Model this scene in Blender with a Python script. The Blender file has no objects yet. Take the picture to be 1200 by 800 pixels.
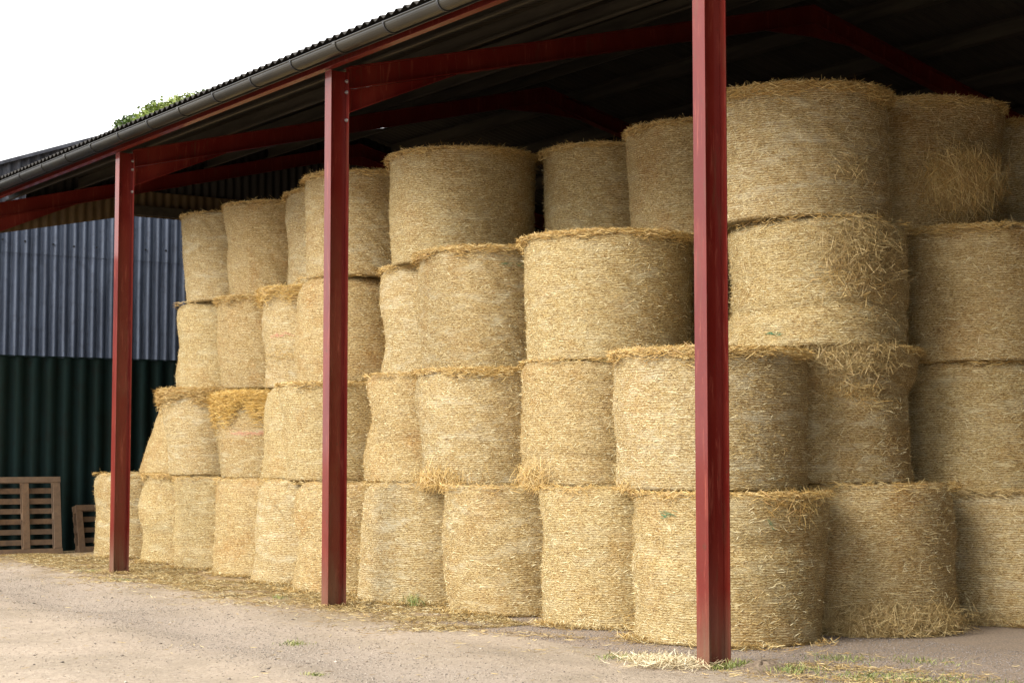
import bpy, math, random
import numpy as np
from mathutils import Vector, Matrix

# ------------------------------------------------------------------ camera, sky, sun, exposure
sc = bpy.context.scene
C = sc.collection
cam_d = bpy.data.cameras.new("camera"); cam = bpy.data.objects.new("camera", cam_d); C.objects.link(cam)
cam_d.lens = 60.0; cam_d.sensor_width = 36.0; cam_d.clip_start = 0.1; cam_d.clip_end = 900.0
cam.location = (0, 0, 1.5)
cam.rotation_euler = (math.radians(90 + 3.72), 0, math.radians(-34.2))
sc.camera = cam

SUN_BEARING, SUN_ELEV = math.radians(-92), math.radians(33)
w = bpy.data.worlds.new("World"); sc.world = w; w.use_nodes = True
nt = w.node_tree; nt.nodes.clear()
wo = nt.nodes.new('ShaderNodeOutputWorld'); bg = nt.nodes.new('ShaderNodeBackground')
sky = nt.nodes.new('ShaderNodeTexSky'); sky.sky_type = 'NISHITA'; sky.sun_disc = False
sky.sun_elevation = SUN_ELEV; sky.sun_rotation = SUN_BEARING % (2 * math.pi)
sky.dust_density = 4.0; sky.air_density = 1.0
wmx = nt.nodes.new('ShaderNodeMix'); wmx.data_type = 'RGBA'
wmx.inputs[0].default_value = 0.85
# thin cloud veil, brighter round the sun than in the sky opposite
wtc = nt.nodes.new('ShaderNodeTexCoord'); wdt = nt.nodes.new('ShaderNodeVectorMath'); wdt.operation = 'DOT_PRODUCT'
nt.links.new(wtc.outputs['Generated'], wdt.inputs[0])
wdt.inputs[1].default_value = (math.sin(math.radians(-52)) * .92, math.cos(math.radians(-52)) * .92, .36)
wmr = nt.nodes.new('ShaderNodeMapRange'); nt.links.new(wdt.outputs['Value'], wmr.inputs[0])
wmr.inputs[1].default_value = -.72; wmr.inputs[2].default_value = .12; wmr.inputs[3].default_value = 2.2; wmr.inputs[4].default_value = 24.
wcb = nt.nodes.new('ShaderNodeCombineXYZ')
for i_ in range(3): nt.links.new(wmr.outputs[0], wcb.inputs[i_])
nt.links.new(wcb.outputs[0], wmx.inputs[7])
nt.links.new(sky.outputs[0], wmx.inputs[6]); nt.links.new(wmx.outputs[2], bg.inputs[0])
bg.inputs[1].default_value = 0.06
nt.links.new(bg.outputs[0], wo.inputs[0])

sl = bpy.data.lights.new("sun", 'SUN'); so = bpy.data.objects.new("sun", sl); C.objects.link(so)
sl.energy = 2.9; sl.angle = math.radians(32); sl.color = (1.0, 0.93, 0.82)
sd = Vector((math.sin(SUN_BEARING) * math.cos(SUN_ELEV), math.cos(SUN_BEARING) * math.cos(SUN_ELEV), math.sin(SUN_ELEV)))
so.rotation_euler = sd.to_track_quat('Z', 'Y').to_euler()
so.location = (-20, 20, 30)
sc.view_settings.view_transform = 'Standard'; sc.view_settings.look = 'None'
sc.view_settings.exposure = 0.85; sc.view_settings.gamma = 1.0
try: sc.view_settings.use_curve_mapping = False
except Exception: pass
sc.cycles.max_bounces = 6; sc.cycles.diffuse_bounces = 4

rng = np.random.default_rng(7)

# ------------------------------------------------------------------ helpers
def tag(o, label=None, cat=None, group=None, kind=None):
    if label: o['label'] = label
    if cat: o['category'] = cat
    if group: o['group'] = group
    if kind: o['kind'] = kind
    return o

def empty(name, loc=(0, 0, 0), rz=0):
    o = bpy.data.objects.new(name, None); C.objects.link(o)
    o.location = loc; o.rotation_euler = (0, 0, rz); o.empty_display_size = .3
    return o

class MB:
    """collects quads / tris, builds one mesh object"""
    def __init__(s): s.v = []; s.f = []; s.m = []
    def add(s, vs, fs, mi=0):
        b = len(s.v); s.v += [tuple(p) for p in vs]
        for f in fs: s.f.append(tuple(b + i for i in f)); s.m.append(mi)
    def box(s, x0, x1, y0, y1, z0, z1, mi=0, M=None):
        vs = [Vector((x, y, z)) for x in (x0, x1) for y in (y0, y1) for z in (z0, z1)]
        if M is not None: vs = [M @ p for p in vs]
        s.add(vs, [(0, 1, 3, 2), (4, 6, 7, 5), (0, 4, 5, 1), (2, 3, 7, 6), (0, 2, 6, 4), (1, 5, 7, 3)], mi)
    def prism(s, poly, a, b, axis='y', mi=0):
        """poly in the two other axes, extruded a..b along axis"""
        n = len(poly)
        def mk(p, t):
            if axis == 'y': return (p[0], t, p[1])
            if axis == 'x': return (t, p[0], p[1])
            return (p[0], p[1], t)
        vs = [mk(p, a) for p in poly] + [mk(p, b) for p in poly]
        fs = [tuple(range(n)), tuple(range(2 * n - 1, n - 1, -1))]
        fs += [(i, i + n, (i + 1) % n + n, (i + 1) % n) for i in range(n)]
        s.add(vs, fs, mi)
    def build(s, name, mats, parent=None, smooth=False, bevel=0):
        me = bpy.data.meshes.new(name); me.from_pydata(s.v, [], s.f)
        for m in (mats if isinstance(mats, (list, tuple)) else [mats]): me.materials.append(m)
        me.polygons.foreach_set('material_index', s.m)
        if smooth: me.polygons.foreach_set('use_smooth', [True] * len(s.f))
        me.update()
        import bmesh
        bm = bmesh.new(); bm.from_mesh(me); bmesh.ops.recalc_face_normals(bm, faces=bm.faces); bm.to_mesh(me); bm.free()
        o = bpy.data.objects.new(name, me); C.objects.link(o)
        if parent is not None: o.parent = parent
        if bevel:
            b = o.modifiers.new('bevel', 'BEVEL'); b.width = bevel; b.segments = 2; b.limit_method = 'ANGLE'
        return o

def np_mesh(name, V, Q, mats, parent=None, midx=None, uv=None, tint=None, smooth=None, T=None):
    """V (n,3), Q (m,4) quads, T (k,3) tris appended; uv per vertex, tint per vertex"""
    me = bpy.data.meshes.new(name)
    nq = len(Q); k = 0 if T is None else len(T)
    loops = Q.reshape(-1) if k == 0 else np.concatenate([Q.reshape(-1), T.reshape(-1)])
    me.vertices.add(len(V)); me.vertices.foreach_set('co', V.astype(np.float32).ravel())
    me.loops.add(len(loops)); me.loops.foreach_set('vertex_index', loops.astype(np.int32))
    me.polygons.add(nq + k)
    st = np.arange(nq) * 4
    if k: st = np.concatenate([st, nq * 4 + np.arange(k) * 3])
    me.polygons.foreach_set('loop_start', st.astype(np.int32))
    for m in mats: me.materials.append(m)
    if midx is not None: me.polygons.foreach_set('material_index', midx.astype(np.int32))
    if smooth is not None: me.polygons.foreach_set('use_smooth', smooth.astype(bool))
    if uv is not None:
        l = me.uv_layers.new(name='UVMap'); l.data.foreach_set('uv', uv[loops].astype(np.float32).ravel())
    if tint is not None:
        a = me.attributes.new('tint', 'FLOAT_COLOR', 'POINT')
        c = np.ones((len(V), 4), np.float32); c[:, :3] = tint; a.data.foreach_set('color', c.ravel())
    me.update(calc_edges=True); me.validate()
    o = bpy.data.objects.new(name, me); C.objects.link(o)
    if parent is not None: o.parent = parent
    return o

def norm(a): return a / np.maximum(np.linalg.norm(a, axis=-1, keepdims=True), 1e-9)

def strips(P, D, N, L, W, bend, tint):
    """straws: two-quad bent strips. P centre, D direction, N out normal, bend = lift of the ends"""
    n = len(P); D = norm(D); S = norm(np.cross(D, N)); 
    # random twist of the blade
    a = rng.uniform(-.9, .9, n)[:, None]; Nn = norm(np.cross(S, D)); S = S * np.cos(a) + Nn * np.sin(a)
    h = (L / 2)[:, None]; wd = (W / 2)[:, None]
    b0 = N * bend[:, :1]; b1 = N * bend[:, 1:]
    p0 = P - D * h + b0; p2 = P + D * h + b1
    V = np.stack([p0 - S * wd * .6, p0 + S * wd * .6, P - S * wd, P + S * wd, p2 - S * wd * .5, p2 + S * wd * .5], 1).reshape(-1, 3)
    b = np.arange(n)[:, None] * 6
    Q = np.concatenate([b + np.array([[0, 1, 3, 2]]), b + np.array([[2, 3, 5, 4]])], 0)
    return V, Q, np.repeat(tint, 6, 0)

PAL = np.array([(.60, .45, .22), (.74, .62, .37), (.48, .33, .13), (.36, .22, .08), (.85, .77, .54), (.20, .11, .035), (.56, .41, .18)]) * np.array([.97, .975, .90])
PAL_RIM = np.array([(.52, .34, .12), (.45, .28, .09), (.60, .43, .18), (.36, .21, .07), (.66, .50, .25)]) * np.array([.97, .975, .90])
PAL_GOLD = np.array([(.62, .41, .11), (.54, .34, .08), (.70, .50, .18), (.44, .27, .07)])
PAL_DULL = np.array([(.47, .34, .155), (.38, .26, .11), (.58, .45, .24), (.27, .175, .07)]) * np.array([.97, .975, .90])
def pick(pal, n): return pal[rng.integers(0, len(pal), n)] * rng.uniform(.8, 1.12, (n, 1))

# ------------------------------------------------------------------ materials
def newmat(name):
    m = bpy.data.materials.new(name); m.use_nodes = True
    t = m.node_tree; b = t.nodes['Principled BSDF']
    return m, t, b
def nd(t, typ, **kw):
    n = t.nodes.new(typ)
    for k, v in kw.items(): setattr(n, k, v)
    return n
def ramp(t, src, stops):
    r = t.nodes.new('ShaderNodeValToRGB'); t.links.new(src, r.inputs[0])
    e = r.color_ramp.elements
    while len(e) < len(stops): e.new(.5)
    for i, (p, c) in enumerate(stops):
        e[i].position = p; e[i].color = (*c, 1) if len(c) == 3 else c
    return r.outputs[0]
def vramp(t, src, a, b, c0=0., c1=1.):
    m = t.nodes.new('ShaderNodeMapRange'); t.links.new(src, m.inputs[0])
    m.inputs[1].default_value = a; m.inputs[2].default_value = b; m.inputs[3].default_value = c0; m.inputs[4].default_value = c1
    return m.outputs[0]
def noise(t, vec, scale, detail=3, rough=.55, dist=0, sc3=None, rot=0):
    if sc3 is not None or rot:
        mp = t.nodes.new('ShaderNodeMapping')
        mp.inputs['Rotation'].default_value = (0, 0, rot)
        if rot:
            # rotate first, then scale
            t.links.new(vec, mp.inputs[0]); vec = mp.outputs[0]
            mp = t.nodes.new('ShaderNodeMapping')
        if sc3 is not None: mp.inputs['Scale'].default_value = sc3
        t.links.new(vec, mp.inputs[0]); vec = mp.outputs[0]
    n = t.nodes.new('ShaderNodeTexNoise'); t.links.new(vec, n.inputs['Vector'])
    n.inputs['Scale'].default_value = scale; n.inputs['Detail'].default_value = detail
    n.inputs['Roughness'].default_value = rough; n.inputs['Distortion'].default_value = dist
    return n.outputs[0]
def mixc(t, fac, a, b, mode='MIX'):
    m = t.nodes.new('ShaderNodeMix'); m.data_type = 'RGBA'; m.blend_type = mode
    for s, i in ((fac, 0), (a, 6), (b, 7)):
        if hasattr(s, 'is_linked') or hasattr(s, 'links'): t.links.new(s, m.inputs[i])
        elif i == 0: m.inputs[0].default_value = s
        else: m.inputs[i].default_value = (*s, 1)
    return m.outputs[2]
def math_(t, op, a, b=None):
    m = t.nodes.new('ShaderNodeMath'); m.operation = op
    for i, s in enumerate((a, b)):
        if s is None: continue
        if isinstance(s, (int, float)): m.inputs[i].default_value = s
        else: t.links.new(s, m.inputs[i])
    return m.outputs[0]
def bump(t, b, h, strength, dist):
    n = t.nodes.new('ShaderNodeBump'); n.inputs['Strength'].default_value = strength; n.inputs['Distance'].default_value = dist
    t.links.new(h, n.inputs['Height']); t.links.new(n.outputs[0], b.inputs['Normal'])
def pos(t): return t.nodes.new('ShaderNodeNewGeometry').outputs['Position']
def sepx(t, v):
    s = t.nodes.new('ShaderNodeSeparateXYZ'); t.links.new(v, s.inputs[0]); return s.outputs

# --- packed straw of a bale; kinds differ in hue, in how tight the net shows and in weathering
def bale_mat(name, hue, netw, palew, warmw):
    m, t, b = newmat(name)
    uv = nd(t, 'ShaderNodeUVMap').outputs[0]
    f1 = noise(t, uv, 1, 3, .6, .3, (34, 300, 1))
    f2 = noise(t, uv, 1, 3, .6, .3, (44, 290, 1), .38)
    f3 = noise(t, uv, 1, 3, .6, .3, (44, 290, 1), -.42)
    fm = math_(t, 'MAXIMUM', f2, f3)
    fav = math_(t, 'ADD', math_(t, 'MULTIPLY', fm, .5), math_(t, 'MULTIPLY', f1, .5))
    col = ramp(t, fav, [(.44, (.065, .032, .009)), (.50, (.32, .205, .075)), (.55, (.52, .385, .185)), (.625, (.80, .70, .46))])
    big = noise(t, uv, 2.0, 4, .6); pale = noise(t, uv, 1, 4, .65, .5, (2.4, 8, 1)); mid = noise(t, uv, 1, 4, .7, .4, (7, 22, 1))
    col = mixc(t, vramp(t, pale, .50, .70, 0, palew), col, (.62, .58, .46))
    col = mixc(t, vramp(t, big, .50, .68, 0, warmw), col, mixc(t, 1.0, col, (.84, .64, .40), 'MULTIPLY'))
    col = mixc(t, vramp(t, mid, .54, .72, 0, .5), col, mixc(t, 1.0, col, (.72, .60, .44), 'MULTIPLY'))
    col = mixc(t, vramp(t, mid, .46, .30, 0, .35), col, (.84, .74, .50))
    sx = sepx(t, uv)
    wob = noise(t, uv, 1, 3, .6, 0, (5, 14, 1))
    vv = math_(t, 'ADD', sx[1], math_(t, 'MULTIPLY', wob, .045))
    net = math_(t, 'SINE', math_(t, 'MULTIPLY', vv, 2 * math.pi / .0195))
    netg = noise(t, uv, 1, 3, .65, 0, (16, 8, 1))
    nets = math_(t, 'MULTIPLY', vramp(t, net, -.35, -.95), vramp(t, netg, .34, .56))
    col = mixc(t, math_(t, 'MULTIPLY', nets, netw), col, (.17, .095, .025))
    neth = math_(t, 'MULTIPLY', vramp(t, net, .2, .9), vramp(t, netg, .36, .60))
    col = mixc(t, math_(t, 'MULTIPLY', neth, netw * .75), col, (.88, .80, .60))
    col = mixc(t, 1.0, col, hue, 'MULTIPLY')
    t.links.new(col, b.inputs['Base Color']); b.inputs['Roughness'].default_value = .6
    b.inputs['Specular IOR Level'].default_value = .3
    hgt = math_(t, 'ADD', math_(t, 'MULTIPLY', fav, .9), math_(t, 'ADD', math_(t, 'MULTIPLY', net, .05), math_(t, 'MULTIPLY', mid, .9)))
    bump(t, b, hgt, 1., .022)
    return m
M_bales = [bale_mat('packed_straw_golden', (.97, .97, .86), .44, .35, .5), bale_mat('packed_straw_pale', (.99, .99, .92), .52, .6, .3),
           bale_mat('packed_straw_tan', (.90, .88, .78), .34, .65, .5), bale_mat('packed_straw_warm', (.97, .94, .82), .42, .2, .8)]

def straw_mat(name, mul=(1, 1, 1)):
    m, t, b = newmat(name)
    a = nd(t, 'ShaderNodeAttribute', attribute_name='tint')
    c = mixc(t, 1.0, a.outputs['Color'], mul, 'MULTIPLY')
    t.links.new(c, b.inputs['Base Color']); b.inputs['Roughness'].default_value = .5
    b.inputs['Specular IOR Level'].default_value = .4
    return m
M_straw = straw_mat('straw_stalk')

# twine
M_red, t, b = newmat('red_twine'); b.inputs['Base Color'].default_value = (.60, .27, .19, 1); b.inputs['Roughness'].default_value = .7
M_green, t, b = newmat('green_twine'); b.inputs['Base Color'].default_value = (.05, .18, .09, 1); b.inputs['Roughness'].default_value = .6

# --- red oxide steel paint
M_red_steel, t, b = newmat('red_oxide_paint')
p = pos(t)
n1 = noise(t, p, 1, 5, .65, .6, (3, 3, 1.1)); n2 = noise(t, p, 34, 3, .6)
c = mixc(t, vramp(t, n1, .42, .68), (.115, .0068, .0038), (.155, .017, .009))
n3 = noise(t, p, 1, 5, .7, .5, (22, 22, 2.2)); c = mixc(t, vramp(t, n3, .56, .72, 0, .6), c, (.30, .075, .048))
n4 = noise(t, p, 1, 4, .7, .3, (9, 9, 1.0)); c = mixc(t, vramp(t, n4, .58, .74, 0, .7), c, (.10, .035, .018))
c = mixc(t, vramp(t, n2, .66, .78, 0, .55), c, (.16, .035, .02))
zz = sepx(t, p)[2]
c = mixc(t, math_(t, 'MULTIPLY', math_(t, 'MULTIPLY', vramp(t, zz, .55, .0), vramp(t, n4, .3, .6)), .8), c, (.15, .095, .06))
n5 = noise(t, p, 1, 4, .75, .2, (16, 16, 9)); c = mixc(t, vramp(t, n5, .635, .69, 0, .8), c, (.07, .022, .010))
t.links.new(c, b.inputs['Base Color'])
rr = vramp(t, n1, .3, .75, .42, .6); t.links.new(rr, b.inputs['Roughness'])
b.inputs['Coat Weight'].default_value = .55; b.inputs['Coat Roughness'].default_value = .09; b.inputs['Specular IOR Level'].default_value = .25
bump(t, b, n2, .12, .004)

M_bolt, t, b = newmat('galvanised_bolt'); b.inputs['Base Color'].default_value = (.42, .42, .43, 1); b.inputs['Metallic'].default_value = .8; b.inputs['Roughness'].default_value = .45

# --- fibre cement roof sheets
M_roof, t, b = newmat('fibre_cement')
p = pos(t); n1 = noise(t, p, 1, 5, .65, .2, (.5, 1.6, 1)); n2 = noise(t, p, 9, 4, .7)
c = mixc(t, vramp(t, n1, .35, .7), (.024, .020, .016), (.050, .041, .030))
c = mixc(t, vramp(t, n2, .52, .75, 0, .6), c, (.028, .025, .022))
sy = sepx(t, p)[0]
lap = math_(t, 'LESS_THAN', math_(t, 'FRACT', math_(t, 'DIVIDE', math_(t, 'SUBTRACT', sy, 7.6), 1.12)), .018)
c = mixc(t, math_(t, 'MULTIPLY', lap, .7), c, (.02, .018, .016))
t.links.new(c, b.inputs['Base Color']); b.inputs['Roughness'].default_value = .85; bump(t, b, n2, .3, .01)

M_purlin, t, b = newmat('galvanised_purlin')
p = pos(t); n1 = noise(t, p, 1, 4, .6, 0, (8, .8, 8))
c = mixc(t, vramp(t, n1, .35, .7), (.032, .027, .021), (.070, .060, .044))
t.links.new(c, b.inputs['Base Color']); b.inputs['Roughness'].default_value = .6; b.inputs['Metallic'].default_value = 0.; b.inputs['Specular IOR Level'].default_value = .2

M_gutter, t, b = newmat('grey_gutter_plastic')
p = pos(t); n1 = noise(t, p, 1, 4, .6, .3, (6, 1.2, 6))
c = mixc(t, vramp(t, n1, .35, .7), (.014, .0135, .011), (.030, .027, .019))
t.links.new(c, b.inputs['Base Color']); b.inputs['Roughness'].default_value = .38
M_bracket, t, b = newmat('black_bracket'); b.inputs['Base Color'].default_value = (.02, .02, .022, 1); b.inputs['Roughness'].default_value = .4

def sheetmat(name, ca, cb, dirt, rough=.5, vs=(6, 6, .7), metallic=0.):
    m, t, b = newmat(name)
    p = pos(t); n1 = noise(t, p, 1, 5, .65, .3, vs); n2 = noise(t, p, 7, 4, .7); n3 = noise(t, p, 60, 2, .6)
    c = mixc(t, vramp(t, n1, .35, .68), ca, cb)
    c = mixc(t, vramp(t, n2, .50, .76, 0, .65), c, dirt)
    c = mixc(t, vramp(t, n3, .6, .8, 0, .4), c, dirt)
    t.links.new(c, b.inputs['Base Color']); b.inputs['Roughness'].default_value = rough; b.inputs['Metallic'].default_value = metallic
    return m
M_blue = sheetmat('blue_grey_sheet', (.048, .064, .10), (.115, .145, .21), (.025, .03, .045), .5)
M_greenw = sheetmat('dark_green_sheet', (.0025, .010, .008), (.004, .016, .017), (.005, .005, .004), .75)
M_greenw.node_tree.nodes['Principled BSDF'].inputs['Specular IOR Level'].default_value = .15
M_brownw = sheetmat('brown_sheet', (.07, .043, .016), (.12, .078, .030), (.035, .022, .010), .7)  # brown sheet tone, varied by noise
M_darkroof = sheetmat('mossy_dark_sheet', (.04, .042, .055), (.12, .13, .16), (.015, .016, .016), .85, (5, 5, 5))
M_backw = sheetmat('dark_back_sheet', (.022, .02, .017), (.035, .03, .025), (.012, .012, .01), .8)

# wood
M_wood, t, b = newmat('weathered_pallet_wood')
tc = nd(t, 'ShaderNodeTexCoord').outputs['Object']
n1 = noise(t, tc, 1, 5, .7, .4, (9, 30, 9)); n2 = noise(t, tc, 14, 4, .7)
oi = nd(t, 'ShaderNodeObjectInfo').outputs['Random']
c = mixc(t, vramp(t, n1, .3, .7), (.085, .048, .025), (.18, .108, .058))
c = mixc(t, vramp(t, n2, .5, .75, 0, .6), c, (.10, .075, .055))
c = mixc(t, math_(t, 'MULTIPLY', oi, .4), c, (.12, .09, .065))
t.links.new(c, b.inputs['Base Color']); b.inputs['Roughness'].default_value = .8; bump(t, b, n1, .4, .005)

# leaves
M_leaf, t, b = newmat('tree_leaf')
a = nd(t, 'ShaderNodeAttribute', attribute_name='tint'); t.links.new(a.outputs['Color'], b.inputs['Base Color'])
b.inputs['Roughness'].default_value = .5
M_bark, t, b = newmat('bark'); b.inputs['Base Color'].default_value = (.10, .075, .05, 1); b.inputs['Roughness'].default_value = .9
M_grass, t, b = newmat('grass_blade')
a = nd(t, 'ShaderNodeAttribute', attribute_name='tint'); t.links.new(a.outputs['Color'], b.inputs['Base Color']); b.inputs['Roughness'].default_value = .5
M_stone, t, b = newmat('gravel_stone')
a = nd(t, 'ShaderNodeAttribute', attribute_name='tint'); t.links.new(a.outputs['Color'], b.inputs['Base Color']); b.inputs['Roughness'].default_value = .85

# ground: worn concrete yard, gravel wheel track, darker gravel under the roof, chaff
M_ground, t, b = newmat('yard_surface')
p = pos(t); sp = sepx(t, p)
nbig = noise(t, p, .9, 5, .65); nmid = noise(t, p, 5, 5, .7, .4); nfine = noise(t, p, 60, 3, .7); ngrit = noise(t, p, 150, 2, .7)
conc = mixc(t, vramp(t, nbig, .38, .64), (.43, .345, .26), (.31, .25, .18))
conc = mixc(t, vramp(t, nmid, .50, .74, 0, .6), conc, (.30, .24, .185))
conc = mixc(t, vramp(t, nfine, .50, .70, 0, .75), conc, (.20, .155, .115))
ncl = noise(t, p, 22, 4, .75)
conc = mixc(t, vramp(t, ncl, .50, .70, 0, .55), conc, (.19, .15, .115)); conc = mixc(t, vramp(t, ncl, .44, .30, 0, .4), conc, (.55, .48, .39))
grav = mixc(t, vramp(t, nfine, .38, .64), (.15, .12, .095), (.40, .33, .265))
grav = mixc(t, vramp(t, ngrit, .5, .7, 0, .5), grav, (.45, .39, .34))
# track centre line drifts with Y
trk = math_(t, 'ADD', math_(t, 'MULTIPLY', math_(t, 'SUBTRACT', sp[1], 9.), .03), 5.95)
dtr = math_(t, 'ABSOLUTE', math_(t, 'SUBTRACT', sp[0], trk))
dtr = math_(t, 'ADD', dtr, math_(t, 'MULTIPLY', math_(t, 'SUBTRACT', nbig, .5), 1.3))
dtr = math_(t, 'ADD', dtr, math_(t, 'MULTIPLY', math_(t, 'SUBTRACT', nmid, .5), 1.0))
tmask = vramp(t, dtr, .78, .22)
tmask = math_(t, 'MULTIPLY', tmask, .62)
g = mixc(t, tmask, conc, grav)
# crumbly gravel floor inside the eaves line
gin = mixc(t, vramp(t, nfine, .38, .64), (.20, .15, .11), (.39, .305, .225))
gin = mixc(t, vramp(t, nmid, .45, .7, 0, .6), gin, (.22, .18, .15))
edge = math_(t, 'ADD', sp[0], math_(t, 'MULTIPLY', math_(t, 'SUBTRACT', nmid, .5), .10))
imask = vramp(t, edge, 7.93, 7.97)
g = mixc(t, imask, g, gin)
# chaff colour along the bales
ch = math_(t, 'ADD', sp[0], math_(t, 'MULTIPLY', math_(t, 'SUBTRACT', nbig, .5), 2.6))
chm = math_(t, 'MULTIPLY', vramp(t, ch, 7.15, 8.1), vramp(t, sp[1], 12., 14.5))
chaff = mixc(t, vramp(t, nfine, .4, .62), (.20, .13, .06), (.42, .31, .15))
g = mixc(t, math_(t, 'MULTIPLY', chm, vramp(t, nmid, .32, .55, .35, .95)), g, chaff)
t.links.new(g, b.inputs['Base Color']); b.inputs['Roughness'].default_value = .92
hh = math_(t, 'ADD', math_(t, 'MULTIPLY', nfine, .4), math_(t, 'ADD', nmid, math_(t, 'MULTIPLY', ncl, .6)))
bump(t, b, hh, .8, .03)

# ------------------------------------------------------------------ ground
def gz(x, y):
    """gentle unevenness of the yard, flat under the bales"""
    m = 1 - min(1, max(0, (x - 7.3) / .5))
    r = .022 * math.sin(x * 1.7 + y * .6) * math.sin(y * .8 - x * .5) + .010 * math.sin(x * 4.1 - y * 1.9) + .006 * math.sin(y * 5.3 + x * 3.1)
    tr = -.04 * math.exp(-((x - 5.95 - .03 * (y - 9)) / .38) ** 2)
    near = max(0, 1 - max(0, math.hypot(x - 6, y - 14) - 12) / 12)
    return (r + tr) * m * near
xs = np.concatenate([[-400, -150, -60, -25, -10, -4], np.arange(-1, 9.2, .14), [12, 16, 22, 30, 60, 150, 400]])
ys = np.concatenate([[-400, -150, -60, -25, -10, 0, 4], np.arange(6, 27, .16), [30, 36, 45, 60, 90, 180, 450]])
V = np.array([(x, y, gz(x, y)) for x in xs for y in ys]); ny = len(ys)
ii, jj = np.meshgrid(np.arange(len(xs) - 1), np.arange(ny - 1), indexing='ij'); q0 = (ii * ny + jj).ravel()
Q = np.stack([q0, q0 + ny, q0 + ny + 1, q0 + 1], 1)
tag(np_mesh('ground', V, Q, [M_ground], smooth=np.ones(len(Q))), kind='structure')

# ------------------------------------------------------------------ the barn
FR = [14.73 + 5.605 * k for k in (-3, -2, -1, 0, 1, 2)]     # frames along the row
X0, XR, XE = 7.86, 14.43, 21.0
SL = .247
def rz(x):                                                   # top of rafter
    return 5.27 + SL * (x - 7.87) if x <= XR else 5.27 + SL * (XR - 7.87) - SL * (x - XR)
ROOF_OFF = .205
barn = empty('open_sided_barn', (X0, 14.73, 0))
tag(barn, 'open-sided farm barn of red steel posts under a grey corrugated roof, sheltering the bales', 'barn')
def bpart(mb, name, mat, **kw):
    o = mb.build(name, mat, None, **kw); o.parent = barn; o.matrix_parent_inverse = barn.matrix_basis.inverted_safe() if False else Matrix.Translation((-X0, -14.73, 0)); return o

def ibeam_v(mb, x, y, z0, z1, d=.203, w=.133, tf=.009, tw=.007):
    mb.box(x, x + tf, y, y + w, z0, z1)
    mb.box(x + d - tf, x + d, y, y + w, z0, z1)
    mb.box(x + tf, x + d - tf, y + w / 2 - tw / 2, y + w / 2 + tw / 2, z0, z1)
for k, fy in enumerate(FR):
    y = fy - .0 if k != 2 else 9.13
    fy = FR[k] = y
    m = MB(); ibeam_v(m, X0, y, -.05, 5.27); po = bpart(m, 'post', M_red_steel, bevel=.002)
    # end plate and bolts near the head
    m = MB(); m.box(X0 + .03, X0 + .194, y - .0, y + .0555, 5.262, 5.268)
    for zb in (5.17, 5.06, 4.78):
        for yy in (.028, .105):
            bb = MB()
            pts = [(X0 + .1715 + 0, 0)]
            ring = [(y + yy + .014 * math.cos(a), zb + .014 * math.sin(a)) for a in [math.radians(60 * i) for i in range(6)]]
            bb.prism(ring, X0 + .172, X0 + .194, 'x')
            ring = [(y + yy + .02 * math.cos(a), zb + .02 * math.sin(a)) for a in [math.radians(30 * i) for i in range(12)]]
            bb.prism(ring, X0 + .188, X0 + .194, 'x')
            bo = bb.build('bolt', M_bolt, po)
    # rear post
    m = MB(); ibeam_v(m, XE - .203, y, -.05, 5.15); bpart(m, 'post', M_red_steel)
    # rafters: I section following the slope
    for sgn in (0, 1):
        m = MB()
        xa, xb = (X0 + .203, XR) if sgn == 0 else (XR, XE - .203)
        za, zb = rz(xa), rz(xb); D = .225
        def slab(y0, y1, o0, o1):
            m.prism([(xa, za + o0), (xb, zb + o0), (xb, zb + o1), (xa, za + o1)], y0, y1, 'y')
        slab(y, y + .133, -.010, 0); slab(y, y + .133, -D, -D + .010); slab(y + .063, y + .070, -D + .010, -.010)
        # haunch at the eaves
        if sgn == 0:
            hx = xa + 1.25; hz = rz(hx) - D
            m.prism([(xa, rz(xa) - D - .002), (hx, hz - .002), (xa, rz(xa) - D - .24)], y + .0635, y + .0695, 'y')
            m.prism([(xa, rz(xa) - D - .24), (hx, hz - .012), (hx, hz - .002), (xa, rz(xa) - D - .23)], y + .003, y + .130, 'y')
            m.box(xa, xa + .012, y + .002, y + .131, rz(xa) - D - .24, rz(xa) - D - .002)
        else:
            hx = xb - 1.25
            m.prism([(xb, zb - D - .002), (hx, rz(hx) - D - .002), (xb, zb - D - .24)], y + .0635, y + .0695, 'y')
        bpart(m, 'rafter', M_red_steel)
    # apex haunch plate
    m = MB(); zc = rz(XR) - .225
    m.prism([(XR - .75, rz(XR - .75) - .227), (XR, zc - .002), (XR + .75, rz(XR + .75) - .227), (XR + .1, zc - .16), (XR - .1, zc - .16)], y + .05, y + .083, 'y')
    bpart(m, 'apex_plate', M_red_steel)

YA, YB = -2.3, 26.02          # roof extent
YB_O = 26.02
# corrugated sheet: verts across y, profile in z
def corr_sheet(xz, y0, y1, pitch=.146, amp=.019, sub=8, thick=.0):
    n = int((y1 - y0) / pitch * sub) + 1
    ys = np.linspace(y0, y1, n); wv = amp * np.cos(2 * np.pi * (ys - y0) / pitch)
    V = []; 
    for (x, z) in xz: V.append(np.stack([np.full(n, x), ys, z + wv], 1))
    V = np.concatenate(V); Q = []
    for k in range(len(xz) - 1):
        b = np.arange(n - 1) + k * n; Q.append(np.stack([b, b + n, b + n + 1, b + 1], 1))
    return V, np.concatenate(Q)
def npart(name, V, Q, mats, **kw):
    o = np_mesh(name, V - np.array([X0, 14.73, 0]), Q, mats, barn, smooth=np.ones(len(Q)), **kw); return o
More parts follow.
